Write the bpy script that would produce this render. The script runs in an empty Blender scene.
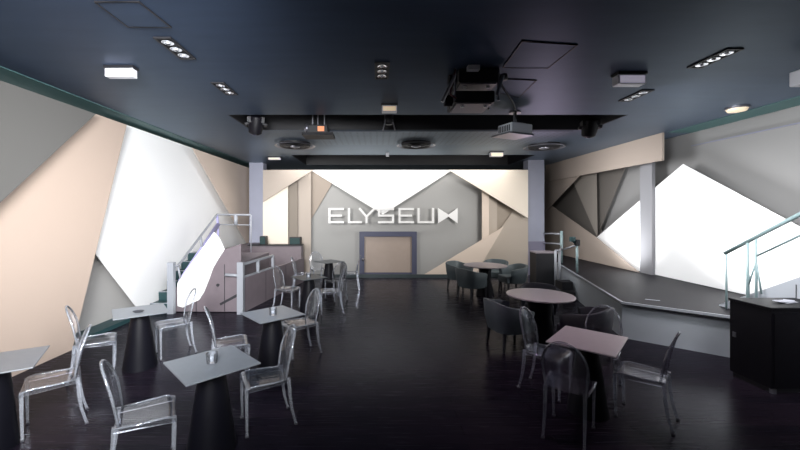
import bpy, bmesh, math, random
from mathutils import Vector, Matrix
random.seed(4)
C = bpy.context.scene.collection
F, CX, CY, H = 367.0, 377.0, 213.0, 2.03          # lens in px, vanishing point, eye height
ZC = 3.77; XL = -4.95; XR = 6.82; YB = 14.85; YF = -2.4; YM = 12.0
PI = math.pi

# ------------------------------------------------------------------ helpers
def P(px, py, z=0.0):
    y = F*(H-z)/(py-CY); return Vector(((px-CX)*y/F, y, z))
def PC(px, py): return P(px, py, ZC)

def mat(name, col, rough=0.5, metal=0.0, noise=0.0, nscale=40.0, bump=0.0, spec=0.5, emit=None, estr=0.0, coat=0.0):
    m = bpy.data.materials.new(name); m.use_nodes = True
    nt = m.node_tree; b = nt.nodes['Principled BSDF']
    b.inputs['Base Color'].default_value = (*col, 1); b.inputs['Roughness'].default_value = rough
    b.inputs['Metallic'].default_value = metal; b.inputs['Specular IOR Level'].default_value = spec
    if coat: b.inputs['Coat Weight'].default_value = coat
    if noise or bump:
        tc = nt.nodes.new('ShaderNodeTexCoord'); n = nt.nodes.new('ShaderNodeTexNoise')
        n.inputs['Scale'].default_value = nscale; n.inputs['Detail'].default_value = 4
        nt.links.new(tc.outputs['Object'], n.inputs['Vector'])
        if noise:
            r = nt.nodes.new('ShaderNodeMapRange'); r.inputs['To Min'].default_value = 1-noise; r.inputs['To Max'].default_value = 1+noise
            nt.links.new(n.outputs['Fac'], r.inputs['Value'])
            h = nt.nodes.new('ShaderNodeMix'); h.data_type = 'RGBA'; h.blend_type = 'MULTIPLY'; h.inputs['Factor'].default_value = 1
            h.inputs['A'].default_value = (*col, 1); nt.links.new(r.outputs['Result'], h.inputs['B'])
            nt.links.new(h.outputs['Result'], b.inputs['Base Color'])
        if bump:
            bp = nt.nodes.new('ShaderNodeBump'); bp.inputs['Strength'].default_value = bump; bp.inputs['Distance'].default_value = .005
            nt.links.new(n.outputs['Fac'], bp.inputs['Height']); nt.links.new(bp.outputs['Normal'], b.inputs['Normal'])
    if emit: b.inputs['Emission Color'].default_value = (*emit, 1); b.inputs['Emission Strength'].default_value = estr
    return m

def obj(name, bm, m, parent=None, smooth=False, loc=None):
    me = bpy.data.meshes.new(name); bmesh.ops.recalc_face_normals(bm, faces=bm.faces); bm.to_mesh(me); bm.free()
    if smooth:
        for p in me.polygons: p.use_smooth = True
    me.materials.append(m)
    o = bpy.data.objects.new(name, me); C.objects.link(o)
    if parent: o.parent = parent
    if loc is not None: o.location = loc
    return o
def shade_auto(o, ang=35):
    me = o.data
    for p in me.polygons: p.use_smooth = True
    try: me.set_sharp_from_angle(angle=math.radians(ang))
    except Exception: pass
    return o
def tag(o, label=None, cat=None, group=None, kind=None):
    if label: o['label'] = label
    if cat: o['category'] = cat
    if group: o['group'] = group
    if kind: o['kind'] = kind
    return o
def thing(name, label, cat, loc=(0,0,0), rz=0, group=None):
    o = bpy.data.objects.new(name, None); C.objects.link(o); o.empty_display_size = .1
    o.location = loc; o.rotation_euler = (0,0,rz); return tag(o, label, cat, group)
def dup(root, loc, rz, label, group=None):
    r = root.copy(); C.objects.link(r); r.location = loc; r.rotation_euler = (0,0,rz); tag(r, label, None, group)
    for ch in list(root.children):
        c = ch.copy(); C.objects.link(c); c.parent = r
        for g in list(ch.children):
            d = g.copy(); C.objects.link(d); d.parent = c
    return r
def struct(o): o['kind'] = 'structure'; return o

def box(bm, x0, x1, y0, y1, z0, z1, bev=0.0):
    r = bmesh.ops.create_cube(bm, size=1.0); vs = r['verts']
    for v in vs: v.co = Vector(((x0+x1)/2+v.co.x*(x1-x0), (y0+y1)/2+v.co.y*(y1-y0), (z0+z1)/2+v.co.z*(z1-z0)))
    if bev:
        es = {e for v in vs for e in v.link_edges}
        bmesh.ops.bevel(bm, geom=list(es), offset=bev, segments=2, affect='EDGES', profile=.5)
    return bm
def B(*a, bev=0.0): return box(bmesh.new(), *a, bev=bev)
def frame_of(d):
    d = d.normalized(); up = Vector((0,0,1)) if abs(d.z) < .95 else Vector((0,1,0))
    a = d.cross(up).normalized(); return a, a.cross(d).normalized()
def tube(bm, pts, r, seg=10, square=False, closed=False):
    pts = [Vector(p) for p in pts]; n = len(pts)
    rs = r if isinstance(r, (list, tuple)) else [r]*n
    rings = []; a0 = None
    for i, p in enumerate(pts):
        if closed: d = pts[(i+1) % n]-pts[i-1]
        else: d = pts[min(i+1, n-1)]-pts[max(i-1, 0)]
        if a0 is None: a, b = frame_of(d)
        else:
            dn = d.normalized(); a = (a0-dn*a0.dot(dn)).normalized(); b = a.cross(dn).normalized()
        a0 = a
        k = 4 if square else seg; off = PI/4 if square else 0; rr = rs[i]*(1.414 if square else 1)
        rings.append([bm.verts.new(p+a*math.cos(off+2*PI*j/k)*rr+b*math.sin(off+2*PI*j/k)*rr) for j in range(k)])
    k = len(rings[0])
    for i in range(n if closed else n-1):
        A, D = rings[i], rings[(i+1) % n]
        for j in range(k): bm.faces.new((A[j], A[(j+1) % k], D[(j+1) % k], D[j]))
    if not closed: bm.faces.new(rings[0]); bm.faces.new(rings[-1][::-1])
    return bm
def T(pts, r, **k): return tube(bmesh.new(), pts, r, **k)
def lathe(bm, prof, seg=32, c=(0,0), cap=True):
    rings = []
    for r, z in prof: rings.append([bm.verts.new((c[0]+r*math.cos(2*PI*j/seg), c[1]+r*math.sin(2*PI*j/seg), z)) for j in range(seg)])
    for i in range(len(rings)-1):
        for j in range(seg): bm.faces.new((rings[i][j], rings[i][(j+1)%seg], rings[i+1][(j+1)%seg], rings[i+1][j]))
    if cap: bm.faces.new(rings[0][::-1]); bm.faces.new(rings[-1])
    return bm
def prism(bm, pts, off):
    """closed polygon of 3D points extruded by vector off"""
    a = [bm.verts.new(p) for p in pts]; b = [bm.verts.new(Vector(p)+off) for p in pts]; n = len(a)
    bm.faces.new(a); bm.faces.new(b[::-1])
    for i in range(n): bm.faces.new((a[i], b[i], b[(i+1)%n], a[(i+1)%n]))
    return bm

# ------------------------------------------------------------------ materials
def paint(name, col): return mat(name, col, rough=.75, noise=.05, nscale=220, spec=.2)
M = dict(
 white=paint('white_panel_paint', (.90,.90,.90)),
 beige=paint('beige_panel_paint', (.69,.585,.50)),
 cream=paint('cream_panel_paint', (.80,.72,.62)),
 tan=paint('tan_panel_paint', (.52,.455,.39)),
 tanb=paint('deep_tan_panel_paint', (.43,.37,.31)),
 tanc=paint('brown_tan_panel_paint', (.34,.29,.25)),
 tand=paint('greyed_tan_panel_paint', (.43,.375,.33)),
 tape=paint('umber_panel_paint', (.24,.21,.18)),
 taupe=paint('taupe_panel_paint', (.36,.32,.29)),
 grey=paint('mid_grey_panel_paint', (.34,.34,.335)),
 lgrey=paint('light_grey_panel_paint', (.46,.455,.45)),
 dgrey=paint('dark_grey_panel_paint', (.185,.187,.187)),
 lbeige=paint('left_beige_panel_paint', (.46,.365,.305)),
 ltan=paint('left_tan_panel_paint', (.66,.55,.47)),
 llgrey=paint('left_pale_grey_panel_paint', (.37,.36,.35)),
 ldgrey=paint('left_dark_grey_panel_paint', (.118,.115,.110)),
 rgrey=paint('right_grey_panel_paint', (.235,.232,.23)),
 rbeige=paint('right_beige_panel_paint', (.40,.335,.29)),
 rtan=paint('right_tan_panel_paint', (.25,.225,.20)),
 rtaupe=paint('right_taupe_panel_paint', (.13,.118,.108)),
 cornice=mat('teal_cornice_paint', (.05,.115,.115), .6, noise=.1),
 teal=mat('dark_teal_paint', (.012,.045,.05), .5, noise=.1),
 platform=mat('mauve_grey_board', (.16,.132,.148), .5, noise=.12, nscale=6),
 seam=mat('dark_seam', (.02,.02,.025), .6),
 bluecol=mat('pale_blue_column_paint', (.41,.43,.54), .5, noise=.05, nscale=3),
 purpcol=mat('mauve_column_paint', (.27,.26,.36), .5, noise=.05, nscale=3),
 rail=mat('pale_grey_rail_enamel', (.30,.315,.35), .35, noise=.03),
 railp=mat('lavender_rail_enamel', (.42,.40,.66), .4, noise=.03),
 railteal=mat('teal_grey_rail_enamel', (.24,.33,.34), .35, noise=.03),
 stage=mat('stage_dark_lino', (.012,.011,.015), .55, noise=.15, nscale=5, spec=.2),
 riser=mat('pale_grey_riser_board', (.40,.43,.47), .45, noise=.06, nscale=4),
 black=mat('matte_black', (.008,.008,.011), .55, noise=.2),
 blackgl=mat('satin_black', (.004,.0035,.006), .5, noise=.1, nscale=10, spec=.2),
 pedestal=mat('black_pedestal_laminate', (.003,.003,.006), .5, noise=.1, nscale=10, spec=.2),
 tabletop=mat('slate_grey_table_laminate', (.16,.175,.195), .33, noise=.1, nscale=14),
 tabletopdark=mat('charcoal_table_laminate', (.06,.07,.08), .4, noise=.1, nscale=14),
 tabletoppink=mat('mauve_grey_table_laminate', (.27,.235,.26), .35, noise=.1, nscale=14),
 tabletoppale=mat('pale_mauve_table_laminate', (.46,.42,.425), .35, noise=.06, nscale=14),
 tuba=mat('dark_slate_upholstery', (.065,.085,.095), .55, noise=.15, nscale=60, bump=.2),
 tubb=mat('black_upholstery', (.018,.02,.028), .5, noise=.15, nscale=60, bump=.2),
 leg=mat('black_wood_leg', (.012,.012,.016), .4, noise=.1),
 chrome=mat('lamp_reflector', (.75,.78,.82), .15, 1.0, noise=.02),
 whitepl=mat('white_plastic', (.62,.63,.68), .35, noise=.02),
 warm=mat('warm_diffuser', (.8,.7,.55), .4, noise=.01, emit=(1,.72,.42), estr=.35),
 pinkish=mat('pale_lavender_diffuser', (.8,.75,.85), .4, noise=.01, emit=(.85,.8,1), estr=.25),
 orange=mat('orange_indicator', (.6,.2,.08), .4, noise=.01, emit=(1,.35,.15), estr=.5),
 lens=mat('dark_lens_glass', (.02,.02,.04), .08, noise=.01, coat=.5),
 metal=mat('grey_bracket_metal', (.22,.22,.25), .35, .8, noise=.05),
 doorfr=mat('blue_grey_door_frame', (.06,.065,.11), .5, noise=.05),
 door=mat('beige_door_leaf', (.34,.275,.235), .45, noise=.05, nscale=8),
 sign=mat('white_sign_letter', (.78,.78,.78), .5, noise=.02),
 paper=mat('white_paper', (.5,.52,.58), .7, noise=.05),
 grey_box=mat('dark_teal_speaker_cloth', (.01,.035,.036), .7, noise=.2, nscale=90),
 tip=mat('grey_rubber_tip', (.05,.05,.06), .6, noise=.05),
)
def wood_floor():
    m = bpy.data.materials.new('dark_oak_floor'); m.use_nodes = True; nt = m.node_tree; b = nt.nodes['Principled BSDF']
    tc = nt.nodes.new('ShaderNodeTexCoord'); mp = nt.nodes.new('ShaderNodeMapping')
    nt.links.new(tc.outputs['Object'], mp.inputs['Vector'])
    br = nt.nodes.new('ShaderNodeTexBrick'); br.inputs['Scale'].default_value = 1
    br.inputs['Brick Width'].default_value = 1.6; br.inputs['Row Height'].default_value = .14; br.inputs['Mortar Size'].default_value = .0025
    br.inputs['Color1'].default_value = (.008,.0065,.011,1); br.inputs['Color2'].default_value = (.014,.010,.016,1); br.inputs['Mortar'].default_value = (.006,.005,.006,1)
    nt.links.new(mp.outputs['Vector'], br.inputs['Vector'])
    mp2 = nt.nodes.new('ShaderNodeMapping'); mp2.inputs['Scale'].default_value = (1.2, 26, 1)
    nt.links.new(tc.outputs['Object'], mp2.inputs['Vector'])
    n = nt.nodes.new('ShaderNodeTexNoise'); n.inputs['Scale'].default_value = 2.2; n.inputs['Detail'].default_value = 6
    nt.links.new(mp2.outputs['Vector'], n.inputs['Vector'])
    r = nt.nodes.new('ShaderNodeMapRange'); r.inputs['To Min'].default_value = .55; r.inputs['To Max'].default_value = 1.5
    nt.links.new(n.outputs['Fac'], r.inputs['Value'])
    h = nt.nodes.new('ShaderNodeMix'); h.data_type = 'RGBA'; h.blend_type = 'MULTIPLY'; h.inputs['Factor'].default_value = 1
    nt.links.new(br.outputs['Color'], h.inputs['A']); nt.links.new(r.outputs['Result'], h.inputs['B'])
    nt.links.new(h.outputs['Result'], b.inputs['Base Color'])
    r2 = nt.nodes.new('ShaderNodeMapRange'); r2.inputs['To Min'].default_value = .17; r2.inputs['To Max'].default_value = .34
    nt.links.new(n.outputs['Fac'], r2.inputs['Value']); nt.links.new(r2.outputs['Result'], b.inputs['Roughness'])
    bp = nt.nodes.new('ShaderNodeBump'); bp.inputs['Strength'].default_value = .05; bp.inputs['Distance'].default_value = .002
    nt.links.new(n.outputs['Fac'], bp.inputs['Height']); nt.links.new(bp.outputs['Normal'], b.inputs['Normal'])
    df = nt.nodes.new('ShaderNodeBsdfDiffuse'); gl = nt.nodes.new('ShaderNodeBsdfGlossy'); fr = nt.nodes.new('ShaderNodeFresnel'); mx = nt.nodes.new('ShaderNodeMixShader')
    gl.inputs['Color'].default_value = (.9,.93,1,1); fr.inputs['IOR'].default_value = 1.13
    nt.links.new(h.outputs['Result'], df.inputs['Color']); nt.links.new(r2.outputs['Result'], gl.inputs['Roughness'])
    for q in (df, gl, fr): nt.links.new(bp.outputs['Normal'], q.inputs['Normal'])
    nt.links.new(fr.outputs[0], mx.inputs['Fac']); nt.links.new(df.outputs[0], mx.inputs[1]); nt.links.new(gl.outputs[0], mx.inputs[2])
    nt.links.new(mx.outputs[0], nt.nodes['Material Output'].inputs['Surface']); nt.nodes.remove(b)
    return m
M['floor'] = wood_floor()
def ceiling_mat(name, base, perf=False):
    m = bpy.data.materials.new(name); m.use_nodes = True; nt = m.node_tree; b = nt.nodes['Principled BSDF']
    tc = nt.nodes.new('ShaderNodeTexCoord')
    n = nt.nodes.new('ShaderNodeTexNoise'); n.inputs['Scale'].default_value = 1.3; n.inputs['Detail'].default_value = 5
    mp = nt.nodes.new('ShaderNodeMapping'); mp.inputs['Scale'].default_value = (1, 5, 1)
    nt.links.new(tc.outputs['Object'], mp.inputs['Vector']); nt.links.new(mp.outputs['Vector'], n.inputs['Vector'])
    r = nt.nodes.new('ShaderNodeMapRange'); r.inputs['To Min'].default_value = .8; r.inputs['To Max'].default_value = 1.2
    nt.links.new(n.outputs['Fac'], r.inputs['Value'])
    h = nt.nodes.new('ShaderNodeMix'); h.data_type = 'RGBA'; h.blend_type = 'MULTIPLY'; h.inputs['Factor'].default_value = 1
    h.inputs['A'].default_value = (*base, 1); nt.links.new(r.outputs['Result'], h.inputs['B'])
    out = h.outputs['Result']
    if perf:
        v = nt.nodes.new('ShaderNodeTexVoronoi'); v.inputs['Scale'].default_value = 7; v.inputs['Randomness'].default_value = 0
        nt.links.new(tc.outputs['Object'], v.inputs['Vector'])
        t = nt.nodes.new('ShaderNodeMath'); t.operation = 'LESS_THAN'; t.inputs[1].default_value = .36
        nt.links.new(v.outputs['Distance'], t.inputs[0])
        k = nt.nodes.new('ShaderNodeMix'); k.data_type = 'RGBA'; k.inputs['B'].default_value = (.008,.008,.012,1)
        nt.links.new(t.outputs[0], k.inputs['Factor']); nt.links.new(out, k.inputs['A']); out = k.outputs['Result']
    df = nt.nodes.new('ShaderNodeBsdfDiffuse'); gl = nt.nodes.new('ShaderNodeBsdfGlossy'); fr = nt.nodes.new('ShaderNodeFresnel'); mx = nt.nodes.new('ShaderNodeMixShader')
    gl.inputs['Color'].default_value = (.82,.92,1,1); gl.inputs['Roughness'].default_value = .42; fr.inputs['IOR'].default_value = 1.13
    nt.links.new(out, df.inputs['Color']); nt.links.new(fr.outputs[0], mx.inputs['Fac']); nt.links.new(df.outputs[0], mx.inputs[1]); nt.links.new(gl.outputs[0], mx.inputs[2])
    nt.links.new(mx.outputs[0], nt.nodes['Material Output'].inputs['Surface']); nt.nodes.remove(b)
    return m
M['ceil'] = ceiling_mat('dark_blue_grey_ceiling_paint', (.032,.046,.078))
M['perf'] = ceiling_mat('perforated_ceiling_tile', (.06,.068,.095), True)
def acrylic(name, tint, body):
    m = bpy.data.materials.new(name); m.use_nodes = True; nt = m.node_tree
    for n in list(nt.nodes): nt.nodes.remove(n)
    o = nt.nodes.new('ShaderNodeOutputMaterial')
    t = nt.nodes.new('ShaderNodeBsdfTransparent'); t.inputs['Color'].default_value = (*tint, 1)
    g = nt.nodes.new('ShaderNodeBsdfGlossy'); g.inputs['Roughness'].default_value = .08; g.inputs['Color'].default_value = (.95,.96,1,1)
    d = nt.nodes.new('ShaderNodeBsdfDiffuse'); d.inputs['Color'].default_value = (.80,.84,.92,1)
    tc = nt.nodes.new('ShaderNodeTexCoord'); nz = nt.nodes.new('ShaderNodeTexNoise'); nz.inputs['Scale'].default_value = 9
    nt.links.new(tc.outputs['Object'], nz.inputs['Vector'])
    mr = nt.nodes.new('ShaderNodeMapRange'); mr.inputs['To Min'].default_value = body*.6; mr.inputs['To Max'].default_value = body*1.4
    nt.links.new(nz.outputs['Fac'], mr.inputs['Value'])
    f = nt.nodes.new('ShaderNodeFresnel'); f.inputs['IOR'].default_value = 1.75
    m1 = nt.nodes.new('ShaderNodeMixShader'); m2 = nt.nodes.new('ShaderNodeMixShader')
    nt.links.new(mr.outputs['Result'], m1.inputs['Fac']); nt.links.new(t.outputs[0], m1.inputs[1]); nt.links.new(d.outputs[0], m1.inputs[2])
    nt.links.new(f.outputs[0], m2.inputs['Fac']); nt.links.new(m1.outputs[0], m2.inputs[1]); nt.links.new(g.outputs[0], m2.inputs[2])
    nt.links.new(m2.outputs[0], o.inputs['Surface'])
    return m
M['acrylic'] = acrylic('clear_polycarbonate_sheet', (.965,.97,.985), .035)
M['acedge'] = acrylic('clear_polycarbonate_edge', (.90,.92,.95), .19)
M['glass'] = acrylic('clear_glass', (.93,.95,.97), .10)

# ------------------------------------------------------------------ room shell
struct(obj('floor', B(XL-.2, XR+.2, YF-.2, YB+.2, -.15, 0), M['floor']))
WA = (-2.65, 4.45, 6.5, 7.7)       # light well in the ceiling
WB = (-2.58, 4.75, 11.0, 13.3)     # slot above the end wall
bm = bmesh.new(); t = .5
for x0,x1,y0,y1 in ((XL-.2,XR+.2,YF-.2,WA[2]), (XL-.2,WA[0],WA[2],WA[3]), (WA[1],XR+.2,WA[2],WA[3]), (XL-.2,XR+.2,WA[3],WB[2]),
                    (XL-.2,WB[0],WB[2],WB[3]), (WB[1],XR+.2,WB[2],WB[3]), (XL-.2,XR+.2,WB[3],YB+.2)):
    box(bm, x0,x1,y0,y1, ZC, ZC+t)
ceil = struct(obj('ceiling', bm, M['ceil']))
bm = bmesh.new()
for w in (WA, WB):
    box(bm, w[0]-.1, w[1]+.1, w[2]-.1, w[3]+.1, ZC+t, ZC+t+.05)
    for a in ((w[0],w[0]+.02,w[2],w[3]), (w[1]-.02,w[1],w[2],w[3]), (w[0]+.02,w[1]-.02,w[2],w[2]+.02), (w[0]+.02,w[1]-.02,w[3]-.02,w[3])):
        box(bm, *a, ZC+.004, ZC+t)
obj('recess_lining', bm, M['black'], ceil)
obj('perforated_panel', B(-1.35, 4.15, 7.76, 9.35, ZC-.012, ZC-.001), M['perf'], ceil)

wl = struct(obj('wall_left', B(XL-.2, XL, YF, YB, 0, ZC), M['lgrey']))
wr = struct(obj('wall_right', B(XR, XR+.2, YF, YB, 0, ZC), M['lgrey']))
wb = struct(obj('wall_rear', B(XL, XR, YB, YB+.2, 0, ZC), M['dgrey']))
wf = struct(obj('wall_front', B(XL, XR, YF-.2, YF, 0, ZC), M['dgrey']))
wm = struct(obj('wall_back', B(-3.73, 4.94, YM, YM+.25, 0, 3.44), M['grey']))

def clip(poly, p, q, inside, ext):
    """keep the side of line p-q holding 'inside', moved outward by ext"""
    d = Vector((q[0]-p[0], q[1]-p[1])).normalized(); n = Vector((-d.y, d.x))
    if n.dot(Vector((inside[0]-p[0], inside[1]-p[1]))) < 0: n = -n
    dist = lambda v: n.dot(Vector((v[0]-p[0], v[1]-p[1])))+ext
    out = []
    for i in range(len(poly)):
        a, b = poly[i], poly[(i+1) % len(poly)]; da, db = dist(a), dist(b)
        if da >= 0: out.append(a)
        if (da >= 0) != (db >= 0):
            s = da/(da-db); out.append((a[0]+(b[0]-a[0])*s, a[1]+(b[1]-a[1])*s))
    return out
def sheet(wall, side, off, lines, m, th=.018, label=None):
    if side == 'L':
        x = XL+off; zt = H-.352*x; rect = [(YF+.01,.0),(YB-.01,.0),(YB-.01,zt),(YF+.01,zt)]
        uv = lambda px,py: (F*x/(px-CX), H-(py-CY)*x/(px-CX)); to = lambda u,v: Vector((x,u,v)); n = Vector((-th,0,0))
    elif side == 'R':
        x = XR-off; zt = min(ZC-.002, H+.2545*x); rect = [(YF+.01,.59),(YB-.01,.59),(YB-.01,zt),(YF+.01,zt)]
        uv = lambda px,py: (F*x/(px-CX), H-(py-CY)*x/(px-CX)); to = lambda u,v: Vector((x,u,v)); n = Vector((th,0,0))
    else:
        y = YM-off; k = y/YM; rect = [(-3.73*k,0),(4.94*k,0),(4.94*k,H+1.41*k),(-3.73*k,H+1.41*k)]
        uv = lambda px,py: ((px-CX)*y/F, H-(py-CY)*y/F); to = lambda u,v: Vector((u,y,v)); n = Vector((0,th,0))
    poly = rect
    for p, q, ins, ext in lines: poly = clip(poly, uv(*p), uv(*q), uv(*ins), ext)
    o = obj('wall_panel', prism(bmesh.new(), [to(*v) for v in poly], n), m, wall)
    if label: o['label'] = label
    return o
# left wall: overlapping sheets (lowest first)
d = .2
lB1 = ((127,124),(75,338)); lW1 = ((93,250),(136,306)); lB2 = ((193,149),(248,245)); lG1 = ((97,113),(0,203))
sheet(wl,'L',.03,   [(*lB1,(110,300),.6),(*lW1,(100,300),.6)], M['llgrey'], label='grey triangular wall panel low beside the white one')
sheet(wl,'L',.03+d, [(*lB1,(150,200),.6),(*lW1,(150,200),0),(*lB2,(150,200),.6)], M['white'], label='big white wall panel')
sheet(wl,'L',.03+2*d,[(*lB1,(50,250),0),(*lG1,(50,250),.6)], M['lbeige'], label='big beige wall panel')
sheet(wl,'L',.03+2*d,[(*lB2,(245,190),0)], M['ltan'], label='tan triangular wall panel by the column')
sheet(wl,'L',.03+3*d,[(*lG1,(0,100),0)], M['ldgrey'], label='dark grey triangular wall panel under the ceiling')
# end wall
d = .09
V = lambda x: ((x,175),(x,260))
lB8 = ((265,200.6),(315,169)); lWa = ((312,171),(383,214.5)); lWb = ((451,171),(383,214.5)); lS4 = ((331,185.5),(312.5,217))
lB3 = ((449,170),(527,217.5)); lB6 = ((425,274),(503,227)); lB7 = ((513,211),(484,260)); lB7b = ((513,211),(477,262))
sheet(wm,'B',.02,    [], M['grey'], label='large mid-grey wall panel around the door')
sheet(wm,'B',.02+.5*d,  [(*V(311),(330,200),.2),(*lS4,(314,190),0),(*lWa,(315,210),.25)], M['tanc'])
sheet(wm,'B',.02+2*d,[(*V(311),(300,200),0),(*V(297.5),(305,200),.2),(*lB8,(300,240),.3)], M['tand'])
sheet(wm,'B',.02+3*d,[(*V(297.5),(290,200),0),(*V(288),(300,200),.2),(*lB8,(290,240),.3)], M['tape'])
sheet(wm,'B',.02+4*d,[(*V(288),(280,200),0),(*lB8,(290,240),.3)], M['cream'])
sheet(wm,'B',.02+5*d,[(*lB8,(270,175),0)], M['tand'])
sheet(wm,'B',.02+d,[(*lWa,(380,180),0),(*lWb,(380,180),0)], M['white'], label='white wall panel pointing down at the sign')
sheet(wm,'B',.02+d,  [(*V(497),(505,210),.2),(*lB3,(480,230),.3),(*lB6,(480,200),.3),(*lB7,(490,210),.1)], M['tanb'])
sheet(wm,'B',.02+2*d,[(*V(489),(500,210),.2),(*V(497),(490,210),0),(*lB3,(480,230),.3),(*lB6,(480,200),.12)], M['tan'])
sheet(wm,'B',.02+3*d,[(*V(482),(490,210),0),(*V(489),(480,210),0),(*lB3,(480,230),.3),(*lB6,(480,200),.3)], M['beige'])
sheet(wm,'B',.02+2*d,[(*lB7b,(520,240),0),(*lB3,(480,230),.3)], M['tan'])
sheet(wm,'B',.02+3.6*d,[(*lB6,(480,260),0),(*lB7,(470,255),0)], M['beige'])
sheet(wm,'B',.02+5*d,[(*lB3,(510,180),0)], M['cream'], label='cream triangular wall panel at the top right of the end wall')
# right wall
d = .15
rWa = ((683,164),(597,237)); rWb = ((683,164),(800,227)); rB5 = ((597,238),(645,272)); rB5b = ((555.5,204),(597,238)); rB4 = ((579,176),(544,213))
r12 = ((573,182),(597,237)); r34 = ((624.5,169),(597,237)); r23 = ((596,170),(597,237))
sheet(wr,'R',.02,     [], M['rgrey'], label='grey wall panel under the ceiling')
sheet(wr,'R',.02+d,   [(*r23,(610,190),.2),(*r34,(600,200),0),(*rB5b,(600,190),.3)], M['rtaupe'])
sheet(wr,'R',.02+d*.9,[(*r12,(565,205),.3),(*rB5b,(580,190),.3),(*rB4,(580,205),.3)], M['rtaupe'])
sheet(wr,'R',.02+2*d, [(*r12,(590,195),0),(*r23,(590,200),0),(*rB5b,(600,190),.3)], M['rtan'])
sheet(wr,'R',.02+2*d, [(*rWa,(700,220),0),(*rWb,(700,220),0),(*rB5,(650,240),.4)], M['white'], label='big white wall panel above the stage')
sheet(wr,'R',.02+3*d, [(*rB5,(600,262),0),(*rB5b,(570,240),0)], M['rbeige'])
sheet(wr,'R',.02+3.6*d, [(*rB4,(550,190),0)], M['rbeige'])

# beam, pilaster, cable line, columns, cornices and bases
xb = XR-.66
yn, yf = F*xb/(662-CX), F*xb/(545.5-CX)
struct(obj('trim_1', B(xb, xb+.05, yn, min(yf,YB-.02), H+.185*xb, ZC-.002), M['rbeige']))
y1, y0 = F*(XR-.40)/(640-CX), F*(XR-.40)/(652-CX)
struct(obj('trim_2', B(XR-.40, XR-.33, y0, y1, .58, 3.3), mat('pale_grey_pilaster', (.22,.22,.235), .6, noise=.03)))
struct(obj('trim_3', B(XR-.05, XR-.002, YF+.01, yn-.02, 3.47, 3.485), mat('blue_grey_cable', (.2,.21,.28), .6, noise=.03)))
struct(obj('trim_4', B(XL+.02, XL+.50, YF+.01, YB-.02, ZC-.012, ZC-.001), M['cornice']))
struct(obj('trim_5', B(XR-.55, XR-.04, YF+.01, yn-.03, ZC-.012, ZC-.001), M['cornice']))
struct(obj('baseboard_left', B(XL+.02, XL+.34, YF+.01, 7.4, 0, .07), M['teal']))
struct(obj('baseboard_back', B(-2.2, 4.5, YM-.5, YM-.44, 0, .10), mat('dark_green_grey_skirting', (.035,.05,.055), .5, noise=.05)))
cl = struct(obj('column_left', B(-4.42, -3.94, 12.7, 13.1, 1.005, ZC-.001), M['bluecol']))
# right column with a mauve foot
cr = struct(obj('column_right', B(4.95, 5.48, 12.02, 12.42, 1.1, ZC-.001), M['bluecol']))
obj('column_base', B(4.93, 5.50, 12.00, 12.44, 0, 1.1), M['purpcol'], cr)

# door in the end wall
yd = YM-.03
def bx(px, py, y=yd): return ((px-CX)*y/F, H-(py-CY)*y/F)
d1 = struct(thing('door_1', None, None))
(xa, za), (xc, zb_) = bx(359.5,231.5), bx(416.5,274.8)
fw = .16
bm = bmesh.new(); box(bm, xa,xa+fw,yd-.10,yd+.0,0.0,za-fw); box(bm, xc-fw,xc,yd-.10,yd,0,za-fw); box(bm, xa,xc,yd-.10,yd,za-fw,za); box(bm, xa+fw,xc-fw,yd-.06,yd,0.0,.1)
obj('door_frame', bm, M['doorfr'], d1)
obj('door_leaf', B(xa+fw, xc-fw, yd-.045, yd-.01, .1, za-fw), M['door'], d1)
bm = bmesh.new(); lathe(bm, [(.0,0),(.045,.0),(.05,.03),(.03,.06),(.0,.07)], 16, cap=False)
for v in bm.verts: v.co = Vector((xa+fw*.75+v.co.x, yd-.10-v.co.z, H-(259-CY)*yd/F+v.co.y))
obj('door_knob', bm, M['metal'], d1, True)

# ------------------------------------------------------------------ sign
ys = YM-.02-.09-.035
sg = thing('wall_sign', 'white capital letter ELYSEUM sign with bow-tie mark on the end wall', 'sign', (0,ys,0))
LT, LB, LS = 208.0, 223.2, 2.1
def strokes(name, segs, polys=()):
    bm = bmesh.new()
    for i_,(ax,ay,bx_,by) in enumerate(segs):
        p, q = Vector((ax,ay,0)), Vector((bx_,by,0)); dd = (q-p).normalized()*LS/2; nn = Vector((-dd.y,dd.x,0))
        quad = [p-dd-nn, q+dd-nn, q+dd+nn, p-dd+nn]
        prism(bm, [Vector(((v.x-CX)*ys/F, -.02-.0025*i_, H-(v.y-CY)*ys/F)) for v in quad], Vector((0,.03,0)))
    for pl in polys:
        prism(bm, [Vector(((x-CX)*ys/F, -.02, H-(y-CY)*ys/F)) for x,y in pl], Vector((0,.03,0)))
    return obj('letter', bm, M['sign'], sg)
t_, b_, m_ = LT+LS/2, LB-LS/2, (LT+LB)/2
def Eseg(x0, x1): return [(x0+1,t_,x0+1,b_),(x0+1,t_,x1-1,t_),(x0+1,m_,x1-3,m_),(x0+1,b_,x1-1,b_)]
strokes('letter', Eseg(328.5,344)); strokes('letter', [(349,t_,349,b_),(349,b_,361,b_)])
strokes('letter', [(360,t_,366.5,m_+1),(374,t_,366.5,m_+1),(366.5,m_+1,366.5,b_)])
strokes('letter', [(379,t_,393,t_),(379,t_,379,m_),(379,m_,393,m_),(393,m_,393,b_),(393,b_,379,b_)])
strokes('letter', Eseg(398.5,414)); strokes('letter', [(418.5,t_,418.5,b_),(418.5,b_,433,b_),(433,b_,433,t_)])
strokes('letter', [], [[(438,LT),(438,LB),(448.5,m_+1),(448.5,m_-1)], [(457.5,LT),(448.5,m_-1),(448.5,m_+1),(457.5,LB)]])
for px in (331,349,366.5,381,400,420,440,456):
    x = (px-CX)*ys/F; obj('standoff', B(x-.012,x+.012,.01,.10,1.95,1.97), M['metal'], sg)

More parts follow.
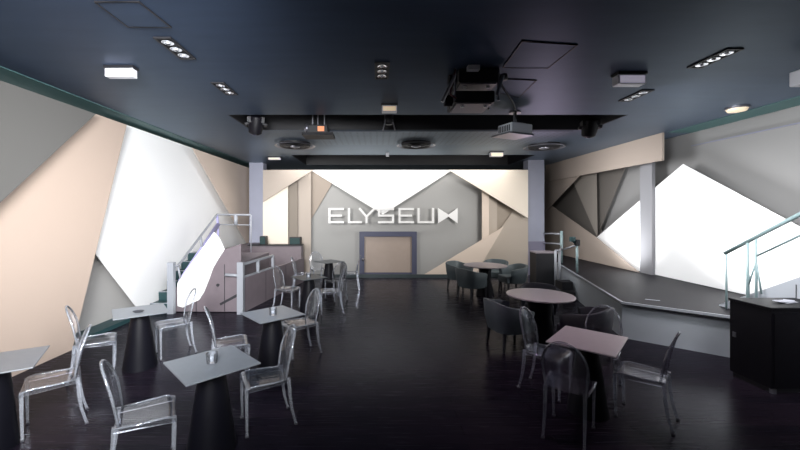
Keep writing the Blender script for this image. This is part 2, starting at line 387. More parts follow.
# ------------------------------------------------------------------ stage on the right
st = thing('stage', 'low dark-topped stage with pale grey risers along the right wall', 'stage')
ZS = .58
K = P(622,303,ZS); K1 = P(565,268,ZS); K2 = P(735,318,ZS)
dirr = (K2-K); e = K+dirr*((XR-.03-K.x)/dirr.x)
dir1 = (K1-K); far = K+dir1*((11.9-K.y)/dir1.y)
poly = [(K.x,K.y),(e.x,e.y),(XR-.03,YB-.05),(far.x+.4,YB-.05),(far.x+.05,12.5),(far.x,11.9)]
def zprism(pl, z0, z1): return prism(bmesh.new(), [Vector((x,y,z0)) for x,y in pl], Vector((0,0,z1-z0)))
obj('stage_deck', zprism(poly, ZS-.03, ZS), M['stage'], st)
cen = Vector((5.8,9)); ins = lambda p, s: ((p[0]+(cen.x-p[0])*s), (p[1]+(cen.y-p[1])*s))
obj('stage_riser', zprism([ins(p,.02) for p in poly], 0, ZS-.03), M['riser'], st)
bm = bmesh.new(); lift = Vector((0,0,.004))
tube(bm, [far+lift, K+lift, K+dirr*1.0+lift, K+dirr*((5.18-K.x)/dirr.x)+lift], .018, 6, square=True)
obj('edge_trim', bm, M['rail'], st)
tp = P(652.5,300,ZS)
m = thing('floor_tape', 'short white tape mark on the dark stage top', 'tape', tp)
obj('tape_strip', B(-.10,.10,-.015,.015,0,.002), M['paper'], m, loc=(0,0,.001)); m.rotation_euler = (0,0,-.55)

# stage steps and rails at the far end of the stage
sp = thing('stage_steps', 'dark steps against the left edge of the stage', 'steps')
for k in range(2):
    ed = lambda y: K.x+dir1.x/dir1.y*(y-K.y)-.04
    ya, yb = 8.5+.25*k, 9.1; zl = 0 if k == 0 else .191
    bmx = prism(bmesh.new(), [Vector((4.30+.12*k,ya,zl)),Vector((ed(ya),ya,zl)),Vector((ed(yb),yb,zl)),Vector((4.30+.12*k,yb,zl))], Vector((0,0,.19*(k+1)-zl)))
    obj('step', bmx, M['black'], sp)
sr = thing('stage_handrail', 'pale blue-grey tubular handrails at the far stage steps', 'handrail')
def at(px, py, y): return Vector(((px-CX)*y/F, y, H-(py-CY)*y/F))
bm = T([at(555.5,250,9.3), Vector((at(555.5,250,9.3).x,9.3,0))], .032); obj('post', bm, M['rail'], sr, True)
bm = T([at(559.5,250,9.5), Vector((at(559.5,250,9.5).x,9.5,0))], .032); obj('post', bm, M['rail'], sr, True)
obj('post', T([at(561.5,231,10.6), Vector((at(561.5,231,10.6).x,10.6,.582))], .04), M['railteal'], sr, True)
obj('post', T([at(577,245,8.9), Vector((at(577,245,8.9).x,8.9,.582))], .028), M['railteal'], sr, True)
obj('rail', T([at(544,233.5,11.9), at(561.5,234,10.6)], .03), M['rail'], sr, True)
obj('rail', T([at(544,243,11.9), at(561.5,244,10.6)], .025), M['rail'], sr, True)
obj('rail', T([at(561.5,250,10.6), at(577,245,8.9)], .022), M['rail'], sr, True)
obj('rail', T([at(555.5,250.5,9.3), at(559.5,250.5,9.5), at(561.5,247,10.6)], .025), M['rail'], sr, True)
bm = bmesh.new(); c0 = at(577,242.5,8.9); box(bm, c0.x-.05,c0.x+.05,8.84,8.96,c0.z-.07,c0.z+.07,bev=.015); obj('clamp', bm, M['black'], sr)
bm = bmesh.new(); c0 = at(572.5,241,8.9); box(bm, c0.x-.06,c0.x+.06,8.85,8.95,c0.z-.02,c0.z+.10,bev=.015); tube(bm,[c0,at(577,245,8.9)],.02); obj('clamp', bm, M['teal'], sr)

# stairs up from the stage towards the viewer, right edge
ss = thing('stairway', 'grey-sided stairs rising from the stage towards the viewer at the right edge', 'stairs')
xs = 5.33
pr = [(5.72,.585),(5.72,.60),(3.75,1.72),(3.75,.585)]
obj('stringer', prism(bmesh.new(), [Vector((xs,y,z)) for y,z in pr], Vector((.05,0,0))), M['riser'], ss)
for k in range(5):
    bm = B(xs+.05, XR-.72, 5.45-.32*(k+1), 5.45-.32*k, .585, .585+.18*(k+1)); obj('step', bm, M['stage'], ss)
obj('seam', B(xs-.004, xs, 4.66, 4.67, .6, 1.12), M['seam'], ss)
hr = thing('stair_handrail', 'teal-grey tubular handrail with braced posts rising at the right edge', 'handrail')
xh = 5.27
def rl(y): return 1.43+(5.54-y)*.604
obj('rail', T([(xh,5.56,rl(5.56)),(xh,3.75,rl(3.75))], .027), M['railteal'], hr, True)
obj('rail', T([(xh,5.09,rl(5.09)-.265),(xh,3.75,rl(3.75)-.265)], .014), M['railteal'], hr, True)
obj('post', T([(xh,5.535,rl(5.535)),(xh,5.535,.583)], .014), M['railteal'], hr, True)
obj('post', T([(xh,5.215,rl(5.215)),(xh,5.215,.583)], .02), M['railteal'], hr, True)
obj('post', T([(xh,5.10,rl(5.10)),(xh,5.10,.583)], .016), M['railteal'], hr, True)
obj('brace', T([(xh,5.105,1.34),(xh,5.215,.98)], .012), M['railteal'], hr, True)
obj('brace', T([(xh,5.095,1.33),(xh,5.03,.92)], .012), M['railteal'], hr, True)

# ------------------------------------------------------------------ black boxes
fc = thing('bar_cabinet', 'tall black cabinet in front of the stage at the right edge', 'cabinet', (4.42,4.116,0))
obj('cabinet_body', B(0,.80,0,.48,.06,.94), M['blackgl'], fc)
obj('cabinet_top', B(-.012,.812,-.012,.492,.94,.968,bev=.006), M['blackgl'], fc)
obj('plinth', B(.02,.78,.03,.46,0,.06), M['black'], fc)
for x in (.03,.40):
    obj('door_panel', B(x,x+.36,-.008,0,.10,.90), M['blackgl'], fc)
obj('latch', B(-.010,0,.40,.44,.50,.56), M['metal'], fc)
obj('caster', lathe(bmesh.new(), [(.03,0),(.03,.05)], 12, c=(.04,.02)), M['metal'], fc)
pp = thing('paper_stack', 'small stack of pale papers on top of the black cabinet at right', 'papers', (4.88,4.36,.969), .3)
for k,(a,dx) in enumerate(((0,0),(.35,.03),(-.2,-.05))):
    o = obj('sheet', B(-.10+dx,.10+dx,-.045,.045,0,.006), M['paper'], pp, loc=(0,0,.0065*k)); o.rotation_euler = (0,0,a)
lc = thing('lectern', 'waist-high black lectern box beside the right column', 'lectern', (4.34,10.0,0))
obj('body', B(0,.56,0,.42,0,.93), M['black'], lc)
obj('top', B(-.01,.57,-.02,.43,.93,.965), M['tabletoppink'], lc)

# ------------------------------------------------------------------ raised platform, left rear
pf = thing('raised_platform', 'mauve-grey boarded platform in the left rear corner', 'platform')
obj('platform_block', B(-3.72,-2.82,7.54,9.6,0,1.0), M['platform'], pf)
obj('platform_deck', B(XL+.5,-3.80,9.6,YB-.1,0,1.0), M['platform'], pf)
ct = thing('counter', 'mauve-grey counter with black top in front of the left column', 'counter')
obj('counter_front', B(-3.80,-2.27,10.98,11.3,0,1.05), M['platform'], ct)
obj('counter_top', B(-3.86,-2.25,10.93,11.3,1.05,1.08), M['black'], ct)
for x in (-3.70,-3.12): obj('panel_seam', B(x,x+.012,7.492,7.50,.02,.98), M['seam'], pf)
qb = [(174.5,311.5),(241,311.5),(241,244),(235,246),(224,249.5),(212,250),(191,272),(178,286),(174.5,288)]
obj('front_board', prism(bmesh.new(), [at(a,b,7.50) for a,b in qb], Vector((0,.03,0))), M['platform'], pf)
q = [at(a,b,7.495) for a,b in ((219.5,303.5),(220.5,305.5),(240,295.3),(239.5,292.5))]
obj('kick_slot', prism(bmesh.new(), q, Vector((0,.009,0))), M['seam'], pf)
obj('lock', lathe(bmesh.new(), [(.03,0),(.03,.02)], 12), M['seam'], pf, loc=at(218,285,7.50)).rotation_euler = (PI/2,0,0)
ql = [(177.5,283),(177.5,306),(183,307.5),(190,304),(199,300),(204,292),(208,282),(213,268),(217,261),(224.5,249.3),(220,239),(214,232)]
obj('white_panel', prism(bmesh.new(), [at(a,b,7.47) for a,b in ql], Vector((0,.03,0))), M['white'], pf)
stl = thing('platform_stairs', 'dark narrow stairs against the left wall up to the platform', 'stairs')
for k in range(6):
    s_ = obj('step', B(-4.64,-4.19,7.5+.3*k,7.5+.3*(k+1),0,.175*(k+1)), M['teal'], stl)
    obj('nosing', B(-4.64,-4.19,7.495+.3*k,7.53+.3*k,.175*(k+1),.175*(k+1)+.012), M['rail'], s_)
hl = thing('platform_handrail', 'lavender handrail climbing the white flank of the left platform stairs', 'handrail')
xh = -4.15
za0 = H-(264-CY)*7.53/F
obj('newel_post', B(xh-.06,xh+.06,7.36,7.46,0,H-(262-CY)*7.45/F), M['rail'], hl)
A0 = at(178,266,7.6); A1 = at(217,214.5,9.52); A2 = at(251,215,9.6)
L0 = at(181,281,7.65); L1 = at(218,224.5,9.52); L2 = at(250.5,225,9.6)
obj('rail', T([at(174.5,266,7.45),A0,A1,A2], .026), M['rail'], hl, True)
obj('rail', T([L0,L1], .055), M['railp'], hl, True)
obj('rail', T([L1,L2], .012), M['rail'], hl, True)
obj('baluster', T([A0,L0], .02), M['rail'], hl, True)
obj('baluster', T([A0.lerp(A1,.52),L0.lerp(L1,.52)], .03), M['rail'], hl, True)
obj('baluster', T([A1,L1,Vector((L1.x,L1.y,1.0))], .03), M['railp'], hl, True)
obj('baluster', T([A1.lerp(A2,.55),L1.lerp(L2,.55)], .045), M['rail'], hl, True)
obj('baluster', T([A2,Vector((A2.x,A2.y,1.002))], .014), M['rail'], hl, True)
# low side wall with open rail, going away from the front newel
lw = thing('parapet', 'low mauve wall with white open rail beside the platform', 'low wall')
N0 = Vector((-2.73,7.40,0)); N1 = Vector((-2.16,10.88,0)); dv = (N1-N0).normalized(); nv = Vector((-dv.y,dv.x,0))*.05
obj('wall_board', prism(bmesh.new(), [N0,N1,N1+Vector((0,0,.70)),N0+Vector((0,0,.70))], nv), M['platform'], lw)
obj('newel_post', B(N0.x-.07,N0.x+.05,7.33,7.43,0,1.04), M['rail'], lw)
Q = N0.lerp(N1,.42); up = lambda p,z: Vector((p.x+nv.x/2,p.y+nv.y/2,z))
obj('rail', T([up(N0,.98),up(Q,1.0)], .022, square=True), M['rail'], lw)
obj('rail', T([up(N0,.72),up(Q,.72)], .018, square=True), M['rail'], lw)
for s_ in (.5,1): obj('baluster', T([up(N0.lerp(Q,s_),.70),up(N0.lerp(Q,s_),1.0)], .03, square=True), M['rail'], lw)
bm = T([N0+Vector((-.02,-.02,.77)),N0+Vector((-.32,-.02,.79))], .03); obj('bracket', bm, M['rail'], lw, True)
for s_ in (.3,.62):
    p = N0.lerp(N1,s_); obj('panel_seam', T([p-nv*.06+Vector((0,0,.02)),p-nv*.06+Vector((0,0,.68))],.005,seg=4), M['seam'], lw)
# speakers standing on the counter
for px0,px1,py0,lab in ((288.5,299.5,237.5,'dark teal speaker box on the right end of the counter'),(258.5,264.5,236.5,'narrow dark teal speaker box on the counter by the left column')):
    a, b = at(px0,py0,10.9), at(px1,py0,10.9)
    s = thing('speaker', lab, 'speaker', ((a.x+b.x)/2,11.1,1.08), 0)
    w = (b.x-a.x)/2
    obj('cabinet', B(-w,w,-.1,.14,0,a.z-1.08,bev=.01), M['black'], s)
    obj('grille', B(-w+.015,w-.015,-.112,-.1,.02,a.z-1.10), M['grey_box'], s)

# ------------------------------------------------------------------ tables
def table_parts(root, w, dpt, m, pr=(.10,.20)):
    obj('tabletop', B(-w/2,w/2,-dpt/2,dpt/2,.728,.74,bev=.003), m, root)
    shade_auto(obj('pedestal', lathe(bmesh.new(), [(pr[1],0),(pr[1],.015),(pr[0],.71),(pr[0]*1.2,.728)], 40), M['pedestal'], root))
TB = {}
def sq_table(key, cx, cy, ang, lab, m='tabletop', w=.6, dpt=.6, pr=(.10,.20), grp='square tables'):
    r = thing('square_table', lab, 'table', (cx,cy,0), ang, grp); table_parts(r, w, dpt, M[m], pr); TB[key] = r
def cen_of(*pts):
    v = [P(a,b,.74) for a,b in pts]; return sum(v, Vector())/len(v)
c = cen_of((162.5,362.5),(231,345),(262,362),(186,386))
sq_table('front', c.x, c.y, math.radians(44.7), 'square slate table front left holding a clear glass, a chair on its right')
sq_table('edge', -3.29, 3.17, math.radians(-58.3), 'square slate table cut off by the left edge of the photo', pr=(.085,.15))
sq_table('wall', -3.13, 4.85, math.radians(37), 'square slate table nearest the grey triangle of the left wall')
c4 = cen_of((244,315),(282.4,305.3),(302,312.8),(258.4,322))
sq_table('post', c4.x, c4.y, math.radians(42), 'square slate table near the white newel post with a glass on it')
c5 = P(309,277,.74)
sq_table('mid', c5.x, c5.y, math.radians(40), 'small dark square table in the left middle among clear chairs', 'tabletopdark', .54, .54)
c6 = P(329,261.3,.74)
sq_table('rear', c6.x, c6.y, math.radians(45), 'farthest dark square table near the door', 'tabletopdark')
sq_table('right', 2.153, 3.75, math.radians(-42), 'mauve-grey square table front right ringed by clear chairs', 'tabletoppale', .6, .70, (.09,.19))
def round_table(cx, cy, r, lab, m, pr):
    t = thing('round_table', lab, 'table', (cx,cy,0), 0, 'round tables')
    shade_auto(obj('tabletop', lathe(bmesh.new(), [(r-.012,.715),(r,.722),(r,.735),(r-.004,.74)], 56), M[m], t))
    shade_auto(obj('pedestal', lathe(bmesh.new(), [(pr[1],0),(pr[1],.02),(pr[0],.4),(pr[2],.715)], 40), M['pedestal'], t))
round_table(2.58, 5.81, .505, 'big pale round table among black tub chairs at right centre', 'tabletoppale', (.17,.22,.20))
round_table(2.68, 9.1, .52, 'round table at the back ringed by four dark tub chairs', 'tabletoppink', (.13,.22,.16))

# small glasses and tray on tables
def glass(px, py, lab, s=1.0):
    p = P(px, py, .74)
    g = thing('glass_tumbler', lab, 'glass', (p.x,p.y,.741), 0, 'tealight glasses on tables')
    shade_auto(obj('bowl', lathe(bmesh.new(), [(.030*s,0),(.034*s,.004),(.040*s,.07*s),(.036*s,.07*s),(.029*s,.015*s),(.0,.013*s)][:6], 20), M['glass'], g))
    obj('candle', lathe(bmesh.new(), [(.022*s,.017*s),(.022*s,.035*s)], 16), M['whitepl'], g)
glass(212, 363, 'clear tealight glass on the front left square table', 1.25)
glass(273, 315, 'clear tealight glass on the table by the newel post', 1.25)
glass(308.5, 278, 'tiny clear glass on the dark table in the left middle', 1.3)
p = P(138.5,311.8,.74)
a = thing('ashtray', 'small grey oval ashtray on the table by the left wall', 'ashtray', (p.x,p.y,.741))
o = obj('dish', lathe(bmesh.new(), [(.05,0),(.07,.012),(.062,.012),(.045,.005)], 24), M['tip'], a); o.scale = (1,.8,1)

# ------------------------------------------------------------------ clear chairs (front = +x)
def ghost_chair():
    t = thing('clear_chair', 'x', 'chair')
    # seat: curved slab
    bm = bmesh.new(); W = .19
    prof = [(-.20,.450),(-.10,.446),(.05,.450),(.14,.455),(.185,.450),(.205,.430),(.208,.395)]
    rows = []
    for i,(x,z) in enumerate(prof):
        hw = .165+.03*min(1,(x+.20)/.34)
        rows.append([bm.verts.new((x, y*hw, z-.008*(1-abs(y)) if i < 4 else z)) for y in (-1,-.9,-.5,0,.5,.9,1)])
    for i in range(len(rows)-1):
        for j in range(6): bm.faces.new((rows[i][j],rows[i][j+1],rows[i+1][j+1],rows[i+1][j]))
    bmesh.ops.solidify(bm, geom=bm.faces[:], thickness=.018)
    shade_auto(obj('seat', bm, M['acrylic'], t), 50)
    obj('seat_edge', T([(-.20,-.166,.447),(-.05,-.19,.447),(.14,-.197,.452),(.19,-.193,.437),(.207,-.185,.40)], .009, seg=6), M['acedge'], t, True); obj('seat_edge', T([(-.20,.166,.447),(-.05,.19,.447),(.14,.197,.452),(.19,.193,.437),(.207,.185,.40)], .009, seg=6), M['acedge'], t, True)
    # side aprons
    bm = bmesh.new()
    for s in (-1,1): 
        prism(bm, [Vector((-.20,s*.166,.44)),Vector((.19,s*.195,.44)),Vector((.19,s*.195,.40)),Vector((-.20,s*.166,.41))], Vector((0,-s*.010,0)))
    obj('apron', bm, M['acrylic'], t)
    # oval backrest plate with a thicker rim
    def bp(u, v):   # u across -1..1, v 0..1 up
        z = .455+.445*v; x = -.195-.075*v-.02*v*v+.03*(u*u); return Vector((x, u*.185, z))
    n = 22; out = []
    for k in range(n+1):
        a = PI*k/n; u = math.cos(a); v = .42+.58*math.sin(a); out.append((u*(1.0),v))
    left = [(-1+.10*s,.42*(1-s)) for s in (.25,.5,.75,1)]; right = [(-l[0],l[1]) for l in left][::-1]
    ring = [( .90,0)]+[( .90+.10*s,.42*s) for s in (.33,.66)]+out+[(-.90-.10*s,.42*s) for s in (.66,.33)]+[(-.90,0)]
    bm = bmesh.new(); NV = 10; NU = 8; grid = []
    def halfw(v):
        if v < .42: return .90+.10*v/.42
        return math.sqrt(max(0,1-((v-.42)/.58)**2))
    for i in range(NV+1):
        v = .985*i/NV; hw = halfw(v)
        grid.append([bm.verts.new(bp(hw*(-1+2*j/NU), v)) for j in range(NU+1)])
    for i in range(NV):
        for j in range(NU): bm.faces.new((grid[i][j],grid[i][j+1],grid[i+1][j+1],grid[i+1][j]))
    bmesh.ops.solidify(bm, geom=bm.faces[:], thickness=.012)
    bk = shade_auto(obj('backrest', bm, M['acrylic'], t), 50)
    obj('back_rim', T([bp(u,v) for u,v in ring], .011, seg=8), M['acedge'], bk, True)
    for s in (-1,1):
        l = obj('leg', T([(.192,s*.178,.44),(.190,s*.176,.25),(.185,s*.172,.012)], [.015,.013,.010], square=True), M['acedge'], t)
        obj('foot_tip', B(.185-.014,.185+.014,s*.172-.014,s*.172+.014,0,.014), M['tip'], l)
        l = obj('leg', T([(-.195,s*.160,.455),(-.205,s*.160,.30),(-.225,s*.162,.15),(-.262,s*.165,.012)], [.015,.014,.012,.010], square=True), M['acedge'], t)
        obj('foot_tip', B(-.264-.014,-.264+.014,s*.165-.014,s*.165+.014,0,.014), M['tip'], l)
    return t
G1_, G2_, G3_ = 'clear chairs on the left', 'clear chairs in the left middle', 'clear chairs round the front right table'
chairs = [
 (-3.11,3.51,218,'clear plastic chair facing the table at the left edge',G1_),
 (-1.84,2.93,30,'nearest clear plastic chair, legs cut by the bottom edge, left of front table',G1_),
 (-3.52,4.60,33,'clear chair left of the table by the left wall, back against the beige panel',G1_),
 (-1.09,3.56,207,'clear plastic chair on the right side of the front left table',G1_),
 (-1.80,4.52,25,'clear plastic chair seen side-on between front left table and newel-post table',G1_),
 (-2.94,5.30,220,'clear chair with pinkish glint behind the table by the left wall',G1_),
 (-1.12,5.31,217,'clear chair with oval back at the right of the newel-post table',G1_),
 (-1.88,7.72,-15,'clear chair left of the dark middle table, against the low wall',G2_),
 (-.95,7.50,190,'clear chair right of the dark middle table',G2_),
 (-.72,9.75,180,'farthest right clear chair, beside the door',G2_),
 (-.98,8.70,125,'clear chair between the dark middle table and the farthest table',G2_),
 (-1.93,9.50,5,'clear chair at the left of the farthest dark table',G2_),
 (-1.68,10.42,-65,'clear chair behind the farthest dark table, nearest the end wall',G2_),
 (1.95,4.20,-45,'clear chair at the left of the front right table, pinkish seat',G3_),
 (1.79,3.42,52,'nearest clear chair at the front right table, back to the viewer',G3_),
 (2.64,3.66,135,'clear chair at the right of the front right table, thin dark back edge',G3_),
 (2.58,4.25,229,'clear chair with round back behind the front right table',G3_),
]
proto = ghost_chair()
for i,(x,y,a,lab,g) in enumerate(chairs):
    if i == 0:
        proto.location = (x,y,0); proto.rotation_euler = (0,0,math.radians(a)); tag(proto, lab, None, g)
    else: dup(proto, (x,y,0), math.radians(a), lab, g)

# ------------------------------------------------------------------ tub chairs (front = +x)
def tub_chair(m):
    t = thing('tub_chair', 'x', 'armchair')
    bm = bmesh.new(); n = 24; rings = []
    for k in range(n+1):
        a = math.radians(55+250*k/n)           # sweeps round the back (180 deg)
        b = abs(a-PI)/math.radians(125)
        top = .72-.13*b**1.6
        def pt(r, z, fl=0):
            ca, sa = math.cos(a), math.sin(a)
            ex = .62; x = math.copysign(abs(ca)**ex, ca)*(r-.02); y = math.copysign(abs(sa)**ex, sa)*r
            return Vector((x-.0, y, z))
        rings.append([bm.verts.new(pt(.285,.27)), bm.verts.new(pt(.325,.45)), bm.verts.new(pt(.345,top-.015)), bm.verts.new(pt(.335,top)),
                      bm.verts.new(pt(.295,top)), bm.verts.new(pt(.28,top-.02)), bm.verts.new(pt(.255,.45)), bm.verts.new(pt(.245,.27))])
    for i in range(n):
        for j in range(8): bm.faces.new((rings[i][j],rings[i][(j+1)%8],rings[i+1][(j+1)%8],rings[i+1][j]))
    bm.faces.new(rings[0]); bm.faces.new(rings[-1][::-1])
    shade_auto(obj('backrest', bm, m, t), 50)
    obj('seat', B(-.24,.30,-.235,.235,.26,.44,bev=.03), m, t)
    for x in (-.20,.24):
        for s in (-1,1): obj('leg', T([(x,s*.21,.28),(x+(.02 if x>0 else -.03),s*.225,0)], [.022,.014], square=True), M['leg'], t)
    return t
gb, gf = 'tub chairs round the back table', 'tub chairs round the big round table'
pa = tub_chair(M['tuba']); pb = tub_chair(M['tubb'])
def place(p, first, x, y, a, lab, g):
    if first: p.location = (x,y,0); p.rotation_euler = (0,0,math.radians(a)); tag(p, lab, None, g)
    else: dup(p, (x,y,0), math.radians(a), lab, g)
place(pa, True, 2.0,5.58,14,'slate tub chair with its back to the viewer, left of the big round table',gf)
place(pb, True, 2.96,5.22,128,'black tub chair right of the big round table, in front of the stage',gf)
place(pb, False, 2.92,6.62,247,'black tub chair mostly hidden behind the big round table',gf)
place(pa, False, 2.22,9.85,-48,'slate tub chair at the far left of the back round table',gb)
place(pa, False, 2.26,8.80,30,'slate tub chair nearest the viewer at the back round table',gb)
place(pa, False, 3.48,9.40,190,'slate tub chair right of the back round table, by the lectern',gb)
place(pa, False, 3.28,10.20,240,'slate tub chair behind the back round table, against the cream wall',gb)

# ------------------------------------------------------------------ ceiling fittings
def triple(cx, cy, lab):
    t = thing('recessed_spotlight', lab, 'ceiling light', (cx,cy,ZC), 0, 'three-lamp recessed spotlights')
    bm = bmesh.new()
    for a in ((-.088,-.068,-.255,.255),(.068,.088,-.255,.255),(-.068,.068,-.255,-.235),(-.068,.068,.235,.255)): box(bm, *a, -.018,-.001)
    obj('trim_frame', bm, M['black'], t)
    obj('backing', B(-.068,.068,-.235,.235,-.006,-.001), M['black'], t)
    for k in (-1,0,1):
        l = shade_auto(obj('lamp', lathe(bmesh.new(), [(.055,-.012),(.058,-.016),(.045,-.016),(.03,-.009)], 20), M['chrome'], t)); l.location = (0,.152*k,0)
        obj('bulb', lathe(bmesh.new(), [(.022,-.014),(.015,-.022),(.004,-.025)], 14), M['whitepl'], l)
for cx,cy,lab in ((-2.12,3.87,'three-lamp black ceiling spotlight at upper left, nearest the hatch'),(-2.12,5.12,'three-lamp black ceiling spotlight at left, nearer the ceiling well'),
                  (.06,4.48,'three-lamp black ceiling spotlight at the middle of the ceiling'),(3.82,5.42,'three-lamp black ceiling spotlight right, nearer the ceiling well'),(3.78,4.12,'three-lamp black ceiling spotlight upper right, farther from the well')):
    triple(cx, cy, lab)
def emerg(px, py, w, lab, m, base='whitepl', h=.10, drop=.0, dep=.14):
    y = F*(ZC-H-.02)/(CY-py); x = (px-CX)*y/F
    t = thing('emergency_light', lab, 'ceiling light', (x,y,ZC), 0, 'small box lights on the ceiling')
    obj('mount_plate', B(-w/2-.01,w/2+.01,-.01,dep,-.03,.001), M['black'], t)
    obj('housing', B(-w/2,w/2,0,dep-.01,-h,-.03,bev=.008), M[base], t)
    obj('diffuser', B(-w/2+.02,w/2-.02,-.008,.0,-h+.012,-.05), M[m], t)
emerg(118.5,67,.33,'white box light with lavender glow on the ceiling at upper left','pinkish',h=.13,dep=.10)
emerg(632.5,73,.34,'white box light on a black plate, ceiling upper right','pinkish',h=.15)
emerg(389.5,104.5,.24,'small white box light with warm glow at the ceiling-well edge','warm',h=.13)
emerg(274,157,.36,'small pale box light near the left column','warm',h=.10)
emerg(497,152,.36,'small pale box light left of the right column, warm glow','warm',h=.14)
# round lamp near right wall
pc = PC(737,107); t = thing('round_ceiling_light', 'round warm white ceiling lamp near the right wall', 'ceiling light', (pc.x,pc.y,ZC))
shade_auto(obj('base', lathe(bmesh.new(), [(.16,-.001),(.16,-.03),(.12,-.04)], 28), M['metal'], t)); shade_auto(obj('diffuser', lathe(bmesh.new(), [(.14,-.035),(.12,-.07),(.05,-.085)], 28), M['warm'], t))
# white box top right corner
y = 4.05
a0, a1 = at(790.5,72,y), at(830,87,y)
t = thing('wall_speaker', 'white box speaker hung from the ceiling at the right edge', 'speaker', ((a0.x+a1.x)/2,y,0))
w = (a1.x-a0.x)/2
obj('cabinet', B(-w,w,-.22,.02,a1.z,a0.z,bev=.015), M['whitepl'], t); obj('bracket', T([(0,-.1,a0.z-.02),(0,-.1,ZC)], .02), M['metal'], t, True)
# hatches
def hatch(corners, lab):
    v = [PC(*c) for c in corners]; c = sum(v, Vector())/len(v)
    t = thing('access_hatch', lab, 'ceiling hatch', c); n = len(v)
    inner = [p.lerp(c,.03)-c for p in v]; outer = [p-c for p in v]
    obj('hatch_panel', prism(bmesh.new(), [p+Vector((0,0,-.008)) for p in inner], Vector((0,0,.007))), M['ceil'], t)
    bm = bmesh.new(); tube(bm, [p+Vector((0,0,-.006)) for p in outer], .0075, 4, square=True, closed=True); obj('hatch_frame', bm, M['black'], t)
hatch([(95,1),(139,1),(171,26.5),(128,26)], 'square access hatch in the ceiling at upper left')
hatch([(503,67),(522.5,40.5),(577,44.5),(548,67.5)], 'larger access hatch in the ceiling right of the projectors')
hatch([(499,92),(499,78),(536,80),(519,97)], 'smaller access hatch just right of the stacked projectors')
# round diffusers
def vent(px, py, r, lab):
    pc = PC(px, py); t = thing('round_air_vent', lab, 'air vent', (pc.x,pc.y,ZC), 0, 'round ceiling vents')
    shade_auto(obj('collar', lathe(bmesh.new(), [(r*.75,-.001),(r*.75,-.06),(r*.4,-.06)], 40), M['black'], t))
    for k,(a,z) in enumerate(((1.0,-.075),(.74,-.085),(.48,-.095))):
        shade_auto(obj('ring', lathe(bmesh.new(), [(r*a-.10*r,z+.02),(r*a,z),(r*a-.015,z-.012),(r*a-.13*r,z+.012)], 40, cap=False), M['metal'] if k==0 else M['black'], t))
    obj('centre_cone', lathe(bmesh.new(), [(r*.22,-.06),(r*.25,-.10),(r*.05,-.13)], 24), M['metal'], t, True)
vent(295,143,.50,'round air vent in the ceiling at left, before the column'); vent(416,142.5,.48,'round air vent in the middle of the ceiling behind the well'); vent(544,144.5,.50,'round pale air vent at right beside the white projector')

# projectors -------------------------------------------------------
def projector(loc, rz, lab, body, w=.5, dp=.45, h=.17, lensx=.1, pole=True, top=None):
    t = thing('projector', lab, 'projector', loc, rz)
    obj('body', B(-w/2,w/2,-dp/2,dp/2,-h/2,h/2,bev=.02), body, t)
    bm = bmesh.new(); lathe(bm, [(.03,0),(.075,.0),(.08,.05),(.06,.09),(.05,.06)], 24)
    for v in bm.verts: v.co = Vector((lensx+v.co.x, dp/2+v.co.z, v.co.y))
    l = shade_auto(obj('lens_barrel', bm, M['black'], t))
    obj('front_lens', B(lensx-.04,lensx+.04,dp/2+.03,dp/2+.045,-.04,.04,bev=.005), M['lens'], l)
    bm = bmesh.new()
    for k in range(7): box(bm, -w/2-.004,-w/2+.001,-dp*.35+.04*k,-dp*.35+.04*k+.02,-h*.3,h*.3)
    obj('side_vent', bm, M['black'], t)
    if pole is not None:
        zt = ZC-loc[2]
        bm = bmesh.new(); tube(bm, [(0,0,h/2-.01),(0,0,zt)], .03); box(bm, -.12,.12,-.12,.12,h/2,h/2+.02); lathe(bm, [(.10,zt-.03),(.10,zt)], 20)
        obj('ceiling_mount', bm, M['metal'], t)
    return t
# stacked dark pair: cage, two bodies, knobs
yq = 4.6
a, b = at(457,68,yq), at(493,78,yq)
r = thing('projector_rig', 'pair of black projectors stacked in a bracket hung from the ceiling', 'projector', ((a.x+b.x)/2, yq, 0))
w = (b.x-a.x)/2+.02
for k,(zt,zb) in enumerate(((3.765,3.60),(3.50,3.36))):
    bd = obj('projector_body', B(-w+(-.05 if k else 0), w-(.06 if k else 0), -.20, .28, zb, zt, bev=.012), M['black'], r)
    bm = bmesh.new(); lathe(bm, [(.03,0),(.07,0),(.07,.09),(.05,.09)], 20)
    for v in bm.verts: v.co = Vector((-w-.05*k-v.co.z, v.co.y-.02, (zb+zt)/2+v.co.x))
    shade_auto(obj('lens_barrel', bm, M['blackgl'], bd))
    obj('underside', B(-w+.03-.05*k, w-.03-.06*k, -.17, .25, zb-.012, zb), mat('dark_grey_sheet_metal_%d'%k, (.16,.14,.18), .4, .1, noise=.1), bd)
    for sx in (-.6,.55): obj('foot_screw', lathe(bmesh.new(), [(.022,zb-.03),(.022,zb-.012)], 14, c=(w*sx-.03*k,-.08)), M['whitepl'], bd)
for sx in (-1,1):
    for yy in (-.19,.2): obj('hanging_rod', T([(sx*(w+.015)-.03,yy,3.38),(sx*(w+.015)-.03,yy,ZC+.002)], .014, seg=6), M['metal'], r)
obj('bracket_arm', T([(-w-.06,-.25,3.66),(-w-.20,-.2,3.36)], .02), M['metal'], r); obj('bracket_arm', T([(w+.02,-.25,3.66),(w-.06,-.27,3.42)], .02), M['metal'], r)
obj('knob', lathe(bmesh.new(), [(.045,3.63),(.05,3.66),(.04,3.70)], 16, c=(w+.05,-.18)), M['black'], r, True)
obj('cable', T([(-w-.04,-.2,3.75),(-w-.09,-.22,3.6),(-w-.10,-.2,3.45),(-w-.03,-.2,3.4)], .012), mat('dark_red_cable', (.12,.03,.04), .5, noise=.02), r, True)
obj('junction_box', B(-.16,-.02,-.30,-.22,3.715,3.768), M['whitepl'], r)
